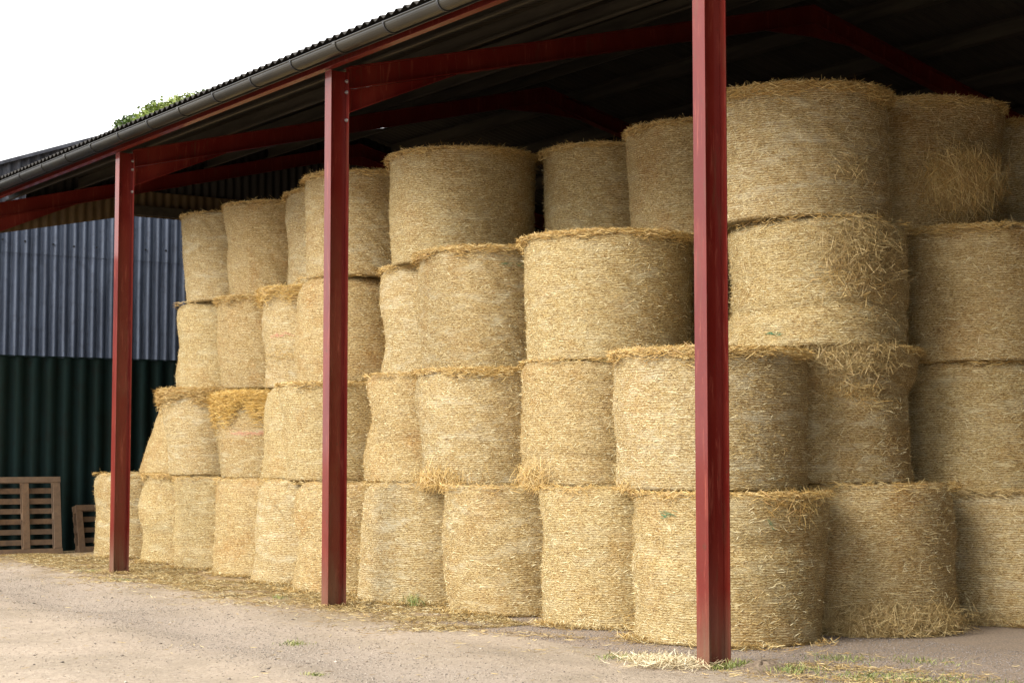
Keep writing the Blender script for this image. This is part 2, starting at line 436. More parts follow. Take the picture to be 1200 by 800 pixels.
# sheet courses that lap (upper course 12 mm above the lower, 0.15 m overlap)
c0 = 7.60; courses = [(7.60, 10.0), (9.85, 12.3), (12.15, XR)]
Vs, Qs = [], []; off = 0
for k, (a, bx) in enumerate(courses):
    for fl in (0, 1):
        lift = ROOF_OFF + .028 + .012 * k
        if fl == 0: pts = [(a, rz(a) + lift), (bx, rz(bx) + lift)]
        else: pts = [(2 * XR - a, rz(a) + lift), (2 * XR - bx, rz(bx) + lift)]
        for dz in (0, .0065):
            V, Q = corr_sheet([(p_[0], p_[1] + dz) for p_ in pts], YA, 26.35)
            Vs.append(V); Qs.append(Q + off); off += len(V)
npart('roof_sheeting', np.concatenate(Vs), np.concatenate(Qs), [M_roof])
m = MB(); zt = rz(XR) + ROOF_OFF + .09
m.prism([(XR - .3, zt - .3 * SL), (XR, zt + .03), (XR + .3, zt - .3 * SL), (XR + .3, zt - .3 * SL - .01), (XR, zt + .015), (XR - .3, zt - .3 * SL - .01)], YA, 26.37, 'y')
bpart(m, 'ridge_cap', M_roof)
m = MB()
for sg in (0, 1):
    xa, xb = (10.2, XR) if sg == 0 else (XR, XE + .28)
    m.prism([(xa, rz(xa) + .02), (xb, rz(xb) + .02), (xb, rz(xb) + .30), (xa, rz(xa) + .30)], 26.36, 26.38, 'y')
bpart(m, 'added_gap_board', M_backw)  # added board behind the far gable, closes a gap that let sky through
# purlins: Z sections
for side in (0, 1):
    for k in range(6):
        d = .42 + k * 1.1
        x = X0 + d if side == 0 else XE - d
        z = rz(x); s = SL if side == 0 else -SL
        m = MB(); sg = 1 if side == 0 else -1
        m.box(x, x + .0035, YA + .1, YB, z + .003, z + .178)
        m.prism([(x - .06 * sg, z - .06 * SL + .004), (x, z + .004), (x, z + .008), (x - .06 * sg, z - .06 * SL + .008)], YA + .1, YB, 'y')
        m.box(x - .0635 * sg, x - .060 * sg, YA + .1, YB, z - .06 * SL + .004, z + .012)
        m.prism([(x, z + .172), (x + .06 * sg, z + .06 * SL + .172), (x + .06 * sg, z + .06 * SL + .176), (x, z + .176)], YA + .1, YB, 'y')
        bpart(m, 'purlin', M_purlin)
# eaves beam: red channel outside the posts, under the gutter
m = MB()
m.box(X0 - .045, X0 + .03, YA + .1, YB, 5.275, 5.283); m.box(X0 - .008, X0 + .0, YA + .1, YB, 5.2835, 5.43); m.box(X0 - .007, X0 + .07, YA + .1, YB, 5.431, 5.438)
bpart(m, 'eaves_beam', M_red_steel)
m = MB(); m.box(X0 - .115, X0 - .105, YA + .1, YB, 5.30, 5.452); bpart(m, 'eaves_light_stop', M_bracket)  # added dark strip, stops sun spotting the beam through the sheet gaps
# gutter
gx, gzc, gr = X0 - .20, 5.372, .083
m = MB(); n = 14
outer = [(gx + gr * math.cos(math.radians(180 + 180 * i / n)), gzc + gr * math.sin(math.radians(180 + 180 * i / n))) for i in range(n + 1)]
inner = [(gx + (gr - .005) * math.cos(math.radians(360 - 180 * i / n)), gzc + (gr - .005) * math.sin(math.radians(360 - 180 * i / n))) for i in range(n + 1)]
prof = outer + inner
N = len(prof); ycuts = [YA - .05, 26.4]
vs = [(p_[0], yy, p_[1]) for yy in ycuts for p_ in prof]
fs = [(i, (i + 1) % N, (i + 1) % N + N, i + N) for i in range(N)]
for i in range(n): fs += [(i, i + 1, N - 2 - i, N - 1 - i)]; fs += [(N + i, N + N - 1 - i, N + N - 2 - i, N + i + 1)]
m.add(vs, fs)
# rolled front lip
lip = [(gx - gr - .002 + .008 * math.cos(a), gzc + .004 + .008 * math.sin(a)) for a in [i * math.pi / 4 for i in range(8)]]
m.prism(lip, ycuts[0], ycuts[1], 'y')
gut = bpart(m, 'gutter', M_gutter, smooth=False)
yb = -1.6
k = 0
while yb < 26.3:
    m = MB(); union = (k % 4 == 1); wd = .055 if union else .026; R = gr + .010
    n = 12; a0 = [math.radians(172 + 196 * i / n) for i in range(n + 1)]
    po_ = [(gx + R * math.cos(a), gzc + R * math.sin(a)) for a in a0]; pi_ = [(gx + (gr + .001) * math.cos(a), gzc + (gr + .001) * math.sin(a)) for a in reversed(a0)]
    pr = po_ + pi_
    for i in range(n):
        m.add([(q_[0], yy, q_[1]) for yy in (yb, yb + wd) for q_ in (po_[i], po_[i + 1], pi_[n - i - 1], pi_[n - i])],
              [(0, 1, 2, 3), (4, 7, 6, 5), (0, 4, 5, 1), (2, 6, 7, 3), (1, 5, 6, 2), (0, 3, 7, 4)])
    if not union: m.box(gx + gr + .002, X0 - .006, yb, yb + wd, gzc - .004, gzc + .004)
    o = m.build('gutter_bracket', M_gutter if union else M_bracket, gut)
    yb += .925; k += 1

# rear and end cladding
def corr_wall(x0, x1, y0, y1, ztop, z0, pitch=.146, amp=.02, sub=6, box=False, zb=None):
    """vertical ribbed sheet from (x0,y0) to (x1,y1); ztop(x) callable"""
    L = math.hypot(x1 - x0, y1 - y0); n = int(L / pitch * sub) + 1
    if box:
        s = []; w_ = []
        k = 0
        while k * pitch < L:
            for fr, a in ((0, 0), (.34, 0), (.46, 1), (.88, 1)): s.append((k + fr) * pitch); w_.append(a * amp)
            k += 1
        s = np.array(s); w_ = np.array(w_); n = len(s)
    else:
        s = np.linspace(0, L, n); w_ = amp * np.cos(2 * np.pi * s / pitch)
    ux, uy = (x1 - x0) / L, (y1 - y0) / L; nx, ny_ = uy, -ux
    X = x0 + ux * s + nx * w_; Y = y0 + uy * s + ny_ * w_
    zt = np.array([ztop(x) for x in x0 + ux * s]); zl = np.array([(z0(x) if callable(z0) else z0) for x in x0 + ux * s])
    V = np.concatenate([np.stack([X, Y, zl], 1), np.stack([X, Y, zt], 1)])
    a = np.arange(n - 1); Q = np.stack([a, a + 1, a + 1 + n, a + n], 1)
    V2 = V + np.array([-nx, -ny_, 0]) * .004
    return np.concatenate([V, V2]), np.concatenate([Q, Q + 2 * n])
V, Q = corr_wall(XE, XE, YA, YB, lambda x: 5.49, 0); npart('back_cladding', V, Q, [M_backw])
rtop = lambda x: rz(x) + .222
V, Q = corr_wall(X0, XE, YA + .05, YA + .05, rtop, 0); npart('gable_cladding', V, Q, [M_backw])  # unseen near-end wall, added to keep light out of the interior
# far gable: cladding hangs from the roof, lower edge rises with the rafter then runs level
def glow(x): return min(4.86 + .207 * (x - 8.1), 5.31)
V, Q = corr_wall(8.6, 15.2, 26.19, 26.19, rtop, lambda x: min(glow(x) + .30, rtop(x) - .02)); npart('gable_cladding', V, Q, [M_backw])
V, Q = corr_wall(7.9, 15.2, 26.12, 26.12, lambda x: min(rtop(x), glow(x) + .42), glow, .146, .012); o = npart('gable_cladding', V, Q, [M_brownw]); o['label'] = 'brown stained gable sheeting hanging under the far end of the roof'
V, Q = corr_wall(15.2, XE, 26.12, 26.12, rtop, 0); npart('gable_cladding', V, Q, [M_backw])
m = MB(); m.box(10.05, 20.8, 26.02, 26.09, 5.33, 5.48); bpart(m, 'sheeting_rail', M_purlin)

# ------------------------------------------------------------------ green sheet wall at the barn's end
gw = empty('green_sheet_wall', (9, 25.62, 0)); tag(gw, 'dark green box-profile steel sheet wall standing behind the wooden pallets', 'wall')
V, Q = corr_wall(4.2, 15.0, 25.62, 25.62, lambda x: 2.955, 0, .25, .035, box=True)
np_mesh('sheeting', V - np.array([9, 25.62, 0]), Q, [M_greenw], gw)
m = MB(); m.box(-4.8, 6.0, .012, .07, 2.80, 2.93); m.box(-4.8, 6.0, .012, .07, 1.4, 1.5)
for px_ in (-4.7, -1.6, 2.2, 5.9): m.box(px_, px_ + .08, .071, .15, 0, 2.93)
m.build('wall_frame', M_greenw, gw)
m = MB(); m.box(-4.8, 6.0, -.045, .02, 2.958, 2.972); m.build('top_flashing', M_greenw, gw)

# ------------------------------------------------------------------ neighbouring shed
SY = 29.0
shed = empty('corrugated_shed', (9, SY, 0)); tag(shed, 'blue-grey corrugated farm shed with a dark mossy roof beyond the barn', 'shed')
def stop_(x): return 6.43 + .36 * (min(x, 11.1) - 9.07) - .36 * max(0, x - 11.1)
P0 = np.array([9, SY, 0])
V, Q = corr_wall(2.5, 19.0, SY, SY, lambda x: 4.98, 0, .172, .042, 10); np_mesh('lower_sheeting', V - P0, Q, [M_blue], shed, smooth=np.ones(len(Q)))
V, Q = corr_wall(2.5, 19.0, SY - .012, SY - .012, lambda x: min(stop_(x) - .35, 6.1), 4.93, .172, .042, 10); np_mesh('upper_sheeting', V - P0, Q, [M_blue], shed, smooth=np.ones(len(Q)))
V, Q = corr_wall(2.5, 19.0, SY - .03, SY - .03, lambda x: stop_(x), lambda x: stop_(x) - .75, .172, .034, 10); np_mesh('gable_sheeting', V - P0, Q, [M_darkroof], shed, smooth=np.ones(len(Q)))
for (xa, xb) in ((2.3, 11.1), (19.2, 11.1)):
    m = MB(); za, zb = stop_(xa), stop_(xb)
    m.prism([(xa - 9, za), (xb - 9, zb), (xb - 9, zb + .06), (xa - 9, za + .06)], -.15, 14, 'y'); m.build('roof', M_darkroof, shed)
m = MB()
for rx in (2.6, 18.9): m.box(rx - 9 - .05, rx - 9 + .05, .05, 13.9, 0, stop_(rx) - .02)
m.build('side_wall', M_blue, shed)
# fixings in the sheeting
for k in range(12):
    m = MB(); xk = 8.3 + k * .42 + rng.uniform(-.05, .05); zk = 5.12 + rng.uniform(-.03, .03)
    m.prism([(xk - 9 + .016 * math.cos(a), zk + .016 * math.sin(a)) for a in [i * math.pi / 4 for i in range(8)]], -.055, -.03, 'y')
    m.build('roofing_screw', M_bracket, shed)

# ------------------------------------------------------------------ pallets
def board(root, name, x0, x1, y0, y1, z0, z1):
    m = MB(); j = lambda: rng.uniform(-.004, .004)
    m.box(x0 + j(), x1 + j(), y0, y1, z0 + j(), z1 + j()); return m.build(name, M_wood, root, bevel=.003)
def pallet(loc, rz_, lean, W, Hh, label, rows, vert=3):
    r = empty('wooden_pallet', loc, rz_); r.rotation_euler = (lean, 0, rz_); tag(r, label, 'pallet', 'pallets leaning on the green wall')
    cols = [(-W / 2, -W / 2 + .11), (-.05, .055), (W / 2 - .11, W / 2)] if vert == 3 else [(-W / 2, -W / 2 + .11), (W / 2 - .11, W / 2)]
    # near deck: two crosswise end boards over three stringers
    for a, bq in cols: board(r, 'base_board', a, bq, -.001, .018, .085, Hh - .085)
    board(r, 'base_board', -W / 2, W / 2 + .01, -.004, .018, 0, .083); board(r, 'base_board', -W / 2, W / 2, -.004, .018, Hh - .083, Hh)
    for a, bq in cols:
        for zc in (.06, Hh / 2, Hh - .06): board(r, 'block', a + .005, bq - .005, .0185, .095, zc - .055, zc + .055)
        board(r, 'stringer', a, bq, .0955, .113, .002, Hh - .002)
    st = (Hh - .08) / (rows - 1)
    for i in range(rows): board(r, 'deck_board', -W / 2, W / 2, .1135, .133, i * st, i * st + .078)
    return r
pallet((8.32, 24.98, .0), -.05, math.radians(-9), 1.06, 1.15, 'weathered timber pallet stood on edge, the larger one at the left end of the wall', 8)
pallet((9.60, 25.10, .0), .12, math.radians(-12), .92, .72, 'low timber pallet leaning in shadow between the larger pallet and the first bale', 5)

# ------------------------------------------------------------------ trees behind the roof
def tree(name, loc, h, cr, label, n, pal, seed, blobs):
    g = np.random.default_rng(seed)
    r = empty(name, loc); tag(r, label, 'tree')
    m = MB()
    def limb(a, bq, ra, rb):
        a = Vector(a); bq = Vector(bq); d = (bq - a).normalized(); u_ = d.orthogonal().normalized(); v_ = d.cross(u_)
        vs = [a + (u_ * math.cos(t_) + v_ * math.sin(t_)) * ra for t_ in [i * math.pi / 4 for i in range(8)]] + [bq + (u_ * math.cos(t_) + v_ * math.sin(t_)) * rb for t_ in [i * math.pi / 4 for i in range(8)]]
        m.add(vs, [(i, (i + 1) % 8, (i + 1) % 8 + 8, i + 8) for i in range(8)])
    limb((0, 0, -.1), (.1, 0, h * .45), .32, .2)
    cen = []
    for i in range(blobs):
        a = g.uniform(0, 2 * math.pi); rr_ = cr * math.sqrt(g.uniform(0, 1)) * .8; zc = h * g.uniform(.55, .97)
        rr_ *= math.sqrt(max(.05, 1 - ((zc / h - .62) / .42) ** 2))
        c_ = (rr_ * math.cos(a), rr_ * math.sin(a), zc); cen.append(c_)
        limb((.1, 0, h * .42), (c_[0] * .9, c_[1] * .9, c_[2]), .09, .02)
    m.build('trunk', M_bark, r)
    cen = np.array(cen); wts = 1. + 5. * (cen[:, 2] > h * .80); idx = g.choice(len(cen), n, p=wts / wts.sum())
    d = norm(g.normal(size=(n, 3))) * (g.uniform(.1, 1, (n, 1)) ** .45) * g.uniform(.55, 1.0, (len(cen), 1))[idx] * cr * .27
    P = cen[idx] + d * np.array([1.15, 1.15, .8])
    nrm = norm(g.normal(size=(n, 3)) + np.array([0, 0, .8])); u_ = norm(np.cross(nrm, g.normal(size=(n, 3)))); v_ = np.cross(nrm, u_)
    s = g.uniform(.035, .075, (n, 1))
    V = np.stack([P - u_ * s, P - v_ * s * .6, P + u_ * s, P + v_ * s * .6], 1).reshape(-1, 3)
    Q = np.arange(n * 4).reshape(-1, 4)
    tn = pal[g.integers(0, len(pal), len(cen))][idx] * g.uniform(.75, 1.2, (n, 1))
    np_mesh('crown', V, Q, [M_leaf], r, tint=np.repeat(tn, 4, 0))
GP = np.array([(.10, .155, .022), (.15, .21, .03), (.06, .105, .016), (.19, .24, .04)])
tree('broadleaf_tree', (20.2, 45.0, 0), 11.45, 4.0, 'leafy green tree whose crown shows above the barn gutter', 190000, GP, 5, 170)
tree('small_tree', (16.9, 46.2, 0), 10.3, 1.2, 'smaller dull green tree top just over the ridge of the dark mossy shed roof', 9000, np.array([(.07, .085, .03), (.12, .09, .05), (.05, .07, .03)]), 9, 24)

# ------------------------------------------------------------------ bales
TAU = 2 * math.pi
def bale(name_label, x, y, z0, z1, r, seed, top=1.0, bot=1.0, rnd=.085, rim=1.0, rimpal=PAL_RIM, rimsize=1.0, lump=1.0, waist=None,
         tufts=(), nst=3800, lean=0., hidden=False, loose=0., rimdrop=0., twine=None, mk=0, bristle=1.):
    H = z1 - z0
    g = np.random.default_rng(seed)
    root = empty('straw_bale', (x, y, z0)); root.rotation_euler = (0, 0, 0)
    tag(root, name_label, 'straw bale', 'round straw bales stacked on end in the barn')
    nm = 16
    kk = g.integers(1, 4, nm); kz = g.uniform(0, 11, nm); ph = g.uniform(0, TAU, nm); am = g.normal(0, .0072, nm) * lump / (1 + .06 * kz)
    km = g.integers(8, 26, 14); kzm = g.uniform(14, 50, 14); phm = g.uniform(0, TAU, 14); amm = g.normal(0, .0011, 14)
    ztw = g.uniform(-.03, .03)
    cr_, cz_ = g.uniform(.25, .9), g.uniform(0, TAU)
    def R(th, h):                       # h 0..1
        s = h
        base = r * (bot + (top - bot) * s)
        d = sum(am[i] * np.cos(kk[i] * th + kz[i] * h + ph[i]) for i in range(nm))
        d = d + sum(amm[i] * np.cos(km[i] * th + kzm[i] * h + phm[i]) for i in range(14))
        if waist: 
            for (hz, dep, wd, tc, tw) in waist:
                ang = 1.0 if tw is None else np.exp(-(((th - tc + math.pi) % TAU - math.pi) / tw) ** 2)
                d = d - dep * ang * np.exp(-((h - hz + .03 * np.sin(2 * th + cz_)) / wd) ** 2)
        # rounded ends
        e = rnd / H
        eb = .035 / H
        rt = np.where(h > 1 - e, 1 - np.sqrt(np.clip(1 - ((h - (1 - e)) / e) ** 2, 0, 1)), 0) * rnd
        rb = np.where(h < eb, 1 - np.sqrt(np.clip(1 - ((eb - h) / eb) ** 2, 0, 1)), 0) * .035
        return base + d - rt * .85 - rb * .85
    nth, nz = 144, 44
    th = np.linspace(0, TAU, nth + 1)
    hv = np.concatenate([np.linspace(0, .035, 4)[:-1], np.linspace(.035, 1 - rnd / H, nz)[:-1], 1 - rnd / H + rnd / H * np.sin(np.linspace(0, math.pi / 2, 7))])
    TH, HH = np.meshgrid(th, hv, indexing='ij'); RR = R(TH % TAU, HH)
    zw = HH * H
    sag = .012 * np.cos(TH * 2 + ph[0]) * HH * H if not hidden else 0
    lx = lean * HH * H
    V = np.stack([RR * np.cos(TH) + lx, RR * np.sin(TH), zw + sag * .3], -1).reshape(-1, 3)
    uvs = np.stack([TH * r + seed * 3.17, HH * H + seed * 1.31], -1).reshape(-1, 2)
    nh = len(hv); ii, jj = np.meshgrid(np.arange(nth), np.arange(nh - 1), indexing='ij'); q0 = (ii * nh + jj).ravel()
    Q = np.stack([q0, q0 + nh, q0 + nh + 1, q0 + 1], 1)
    # top and bottom discs (2 rings + centre quads)
    VV = [V]; QQ = [Q]; UV = [uvs]; off = len(V)
    for (hrow, zz_, flip) in ((nh - 1, H, 0), (0, 0., 1)):
        edge_ = V.reshape(nth + 1, nh, 3)[:, hrow, :]
        prev = np.arange(nth + 1) * nh + hrow
        for fr in (.72, .42, .02):
            c_ = edge_ * fr; c_[:, 0] += lx.reshape(nth + 1, nh)[:, hrow] * (1 - fr); c_[:, 2] = edge_[:, 2] + (g.normal(0, .008, nth + 1) if fr > .1 and not flip else 0) + (0.0)
            VV.append(c_); UV.append(c_[:, :2] * 1.0 + seed); cur = off + np.arange(nth + 1); off += nth + 1
            QQ.append(np.stack([prev[:-1], prev[1:], cur[1:], cur[:-1]], 1) if not flip else np.stack([prev[1:], prev[:-1], cur[:-1], cur[1:]], 1))
            prev = cur
    V = np.concatenate(VV); Q = np.concatenate(QQ); UVa = np.concatenate(UV); nb = len(Q)
    tint = np.tile(np.array([[.5, .4, .2]]), (len(V), 1))
    mats = [M_bales[mk], M_straw]
    # stalks lying in and lifting out of the surface
    n = int(nst * .12) if hidden else nst
    t_ = g.uniform(0, TAU, n); h_ = g.uniform(.01, .985, n)
    rr_ = R(t_, h_)
    Nrm = np.stack([np.cos(t_), np.sin(t_), np.zeros(n)], 1); Tn = np.stack([-np.sin(t_), np.cos(t_), np.zeros(n)], 1)
    ang = g.normal(0, .38, n); wild = g.uniform(0, 1, n) < (.10 + .25 * loose); ang = np.where(wild, g.uniform(-1.5, 1.5, n), ang)
    D = Tn * np.cos(ang)[:, None] + np.array([0, 0, 1.]) * np.sin(ang)[:, None]
    L = g.uniform(.02, .065, n) * (1 + .5 * loose); W = g.uniform(.0016, .0040, n) * (1 - .2 * loose)
    P = Nrm * (rr_ + .004)[:, None]; P[:, 2] = h_ * H; P[:, 0] += lean * h_ * H
    bend = -(L[:, None] / 2) ** 2 / (2 * r) + g.uniform(-.010, .006, (n, 2)) + (g.uniform(0, 1, (n, 2)) < .10 + .2 * loose) * g.uniform(.006, .03, (n, 2))
    V2, Q2, T2 = strips(P, D, Nrm, L, W, bend, pick(PAL, n))
    Q = np.concatenate([Q, Q2 + len(V)]); midx = np.concatenate([np.zeros(nb), np.ones(len(Q2))])
    sm = np.concatenate([np.ones(nb), np.zeros(len(Q2))])
    UVa = np.concatenate([UVa, np.zeros((len(V2), 2))]); tint = np.concatenate([tint, T2]); V = np.concatenate([V, V2])
    np_mesh('netted_body', V, Q, mats, root, midx=midx, uv=UVa, tint=tint, smooth=sm)
    # frayed rim: a roll of loose stalks round the top edge
    if rim > 0 and not hidden:
        n = int(3800 * rim); t_ = g.uniform(0, TAU, n)
        vary = .5 + .5 * np.cos(t_ * 4 + ph[1]) * np.cos(t_ * 1.5 + ph[2]) + .25 * np.cos(t_ * 11 + ph[3])
        keep = g.uniform(0, 1, n) < np.clip(.35 + .75 * vary + .25 * (rimsize - 1), 0, 1); t_ = t_[keep]; vary = vary[keep]; n = len(t_)
        dp = .056 * rimsize * np.clip(0.55 + vary * .75, .25, 1.6)
        hh_ = H - np.abs(g.normal(0, 1, n)) * dp * .6 - rimdrop + .012
        out = np.sqrt(np.clip(1 - ((H - rimdrop - hh_ - dp * .5) / (dp * 1.3)) ** 2, 0, 1)) * np.minimum(dp * 1.05, .085)
        rr_ = R(t_, np.full(n, 1 - rnd / H * .9)) + out * g.uniform(.1, 1, n) - .01
        Nrm = np.stack([np.cos(t_), np.sin(t_), np.zeros(n)], 1); Tn = np.stack([-np.sin(t_), np.cos(t_), np.zeros(n)], 1)
        D = Tn * g.choice([-1, 1], n)[:, None] + Nrm * g.normal(.1, .45, n)[:, None] + np.array([0, 0, 1.]) * g.normal(-.1, .42, n)[:, None]
        L = g.uniform(.03, .11, n) * (.7 + .3 * rimsize); W = g.uniform(.003, .006, n)
        P = Nrm * rr_[:, None]; P[:, 2] = hh_; P[:, 0] += lean * hh_
        V2, Q2, T2 = strips(P, D, Nrm, L, W, g.uniform(-.012, .014, (n, 2)) * (1 + rimsize * .4), pick(rimpal, n))
        # upright bristles on the top edge
        n = int(800 * rim * bristle); t_ = g.uniform(0, TAU, n); q_ = g.uniform(.80, 1.0, n); rr_ = R(t_, np.full(n, .97)) * q_
        Nrm = np.stack([np.cos(t_), np.sin(t_), np.zeros(n)], 1); Tn = np.stack([-np.sin(t_), np.cos(t_), np.zeros(n)], 1)
        D = np.array([0, 0, 1.]) * g.uniform(.05, .8, n)[:, None] + Tn * g.normal(0, 1, n)[:, None] + Nrm * g.normal(.2, .6, n)[:, None]
        L = g.uniform(.04, .12, n) * bristle * np.where(g.uniform(0, 1, n) < .05, 1.8, 1); P = Nrm * rr_[:, None]; P[:, 2] = H + .008; P[:, 0] += lean * H
        V3, Q3, T3 = strips(P, D, Nrm, L, g.uniform(.002, .0045, n), np.zeros((n, 2)), pick(rimpal, n))
        Vr = np.concatenate([V2, V3]); np_mesh('frayed_rim', Vr, np.concatenate([Q2, Q3 + len(V2)]), [M_straw], root, tint=np.concatenate([T2, T3]))
    # tufts: (theta toward, h, spread_theta, spread_h, n, length, droop, pal, out)
    for (tc, hc, st_, sh, n, Ln, droop, pal, outd) in tufts:
        t_ = g.normal(tc, st_, n); h_ = np.clip(g.normal(hc, sh, n), .0, 1.0)
        rr_ = R(t_ % TAU, np.clip(h_, .05, .95)) + g.uniform(0, 1, n) ** 1.5 * outd
        Nrm = np.stack([np.cos(t_), np.sin(t_), np.zeros(n)], 1); Tn = np.stack([-np.sin(t_), np.cos(t_), np.zeros(n)], 1)
        D = Tn * g.normal(0, .75, n)[:, None] + np.array([0, 0, -1.]) * g.normal(droop, .55, n)[:, None] + Nrm * g.normal(.15, .35, n)[:, None]
        L = g.uniform(.4, 1, n) * Ln; P = Nrm * rr_[:, None]; P[:, 2] = h_ * H; P[:, 0] += lean * h_ * H
        low = P[:, 2] + z0 < L / 2 * np.abs(norm(D)[:, 2]) + .004
        P[:, 2] = np.where(low & (z0 < .1), L / 2 * np.abs(norm(D)[:, 2]) + .006, P[:, 2])
        bd = g.uniform(-.02, .012, (n, 2))
        V2, Q2, T2 = strips(P, D, Nrm, L, g.uniform(.0022, .0048, n), bd, pick(pal, n))
        np_mesh('loose_tuft', V2, Q2, [M_straw], root, tint=T2)
    if twine:
        for (tc, hc, wt, hh2, n, mt, slope) in twine:
            # short strands of coloured twine lying on the net
            t_ = g.uniform(tc - wt, tc + wt, n); h_ = hc + g.normal(0, hh2, n) + slope * (t_ - tc)
            rr_ = R(t_ % TAU, h_) + .008
            Nrm = np.stack([np.cos(t_), np.sin(t_), np.zeros(n)], 1); Tn = np.stack([-np.sin(t_), np.cos(t_), np.zeros(n)], 1)
            D = Tn + np.array([0, 0, 1.]) * g.normal(slope, .25, n)[:, None]
            P = Nrm * rr_[:, None]; P[:, 2] = h_ * H; P[:, 0] += lean * h_ * H; L = g.uniform(.03, .07, n)
            V2, Q2, T2 = strips(P, D, Nrm, L, np.full(n, .0028), np.full((n, 2), -.001), np.ones((n, 3)))
            np_mesh('twine', V2, Q2, [mt], root)
    return root

# direction toward the camera seen from a bale: theta of the vector to the origin
def tcam(x, y, right=0.): return math.atan2(-y, -x) + right     # + = toward the right limb as seen
TB = {
 'G0': (9.60, 23.67, .73, 1.20), 'G1': (9.71, 22.15, .70, 1.20), 'G2': (9.62, 20.75, .72, 1.18), 'G3': (9.56, 19.33, .74, 1.18), 'G4': (9.39, 17.90, .73, 1.19),
 'G5': (9.22, 16.47, .74, 1.18), 'G6': (9.21, 15.02, .74, 1.19), 'G7': (9.34, 13.57, .75, 1.19), 'G8': (9.40, 12.05, .75, 1.20), 'G9': (9.33, 10.56, .78, 1.18),
 'G10': (10.90, 10.58, .77, 1.24), 'G11': (12.50, 10.30, .77, 1.17),
 '2z': (10.30, 23.55, .74, 2.30), '2a': (9.80, 21.51, .74, 2.34), '2b': (9.91, 20.06, .74, 2.27), '2c': (9.86, 18.61, .74, 2.31), '2d': (9.43, 17.22, .75, 2.27),
 '2e': (9.72, 15.80, .73, 2.33), '2f': (9.54, 14.37, .74, 2.31), '2g': (9.80, 12.94, .75, 2.35), '2h': (9.44, 10.92, .81, 2.33), '2i': (10.80, 10.98, .79, 2.40), '2j': (12.41, 10.57, .78, 2.31),
 '3a': (10.23, 22.17, .74, 3.58), '3b': (10.23, 20.72, .74, 3.54), '3c': (10.18, 19.27, .74, 3.54), '3d': (9.89, 17.84, .74, 3.54), '3e': (10.20, 16.32, .73, 3.56),
 '3f': (9.80, 14.82, .75, 3.56), '3g': (9.90, 12.90, .80, 3.52), '3h': (10.70, 10.94, .80, 3.50), '3i': (12.40, 10.54, .80, 3.50),
 '4a': (10.22, 21.96, .73, 4.79), '4b': (10.21, 20.53, .73, 4.76), '4c': (10.41, 19.11, .73, 4.77), '4d': (9.98, 17.74, .74, 4.75), '4e': (10.20, 15.99, .82, 4.77),
 '4f': (11.40, 14.86, .73, 4.78), '4g': (11.40, 13.33, .74, 4.78), '4h': (10.60, 11.05, .78, 4.63), '4i': (12.20, 11.11, .76, 4.71), '4j': (13.90, 11.02, .76, 4.70),
 # second row, wholly behind the first: carries the top bales
 'H1': (11.35, 14.86, .73, 1.19), 'H2': (11.35, 13.33, .73, 1.19), 'H3': (11.35, 14.86, .73, 2.38), 'H4': (11.35, 13.33, .73, 2.38), 'H5': (11.38, 14.86, .73, 3.57), 'H6': (11.38, 13.33, .73, 3.57),
 'H7': (14.00, 11.0, .76, 1.18), 'H8': (14.00, 11.0, .76, 2.34), 'H9': (13.98, 11.0, .76, 3.52),
}
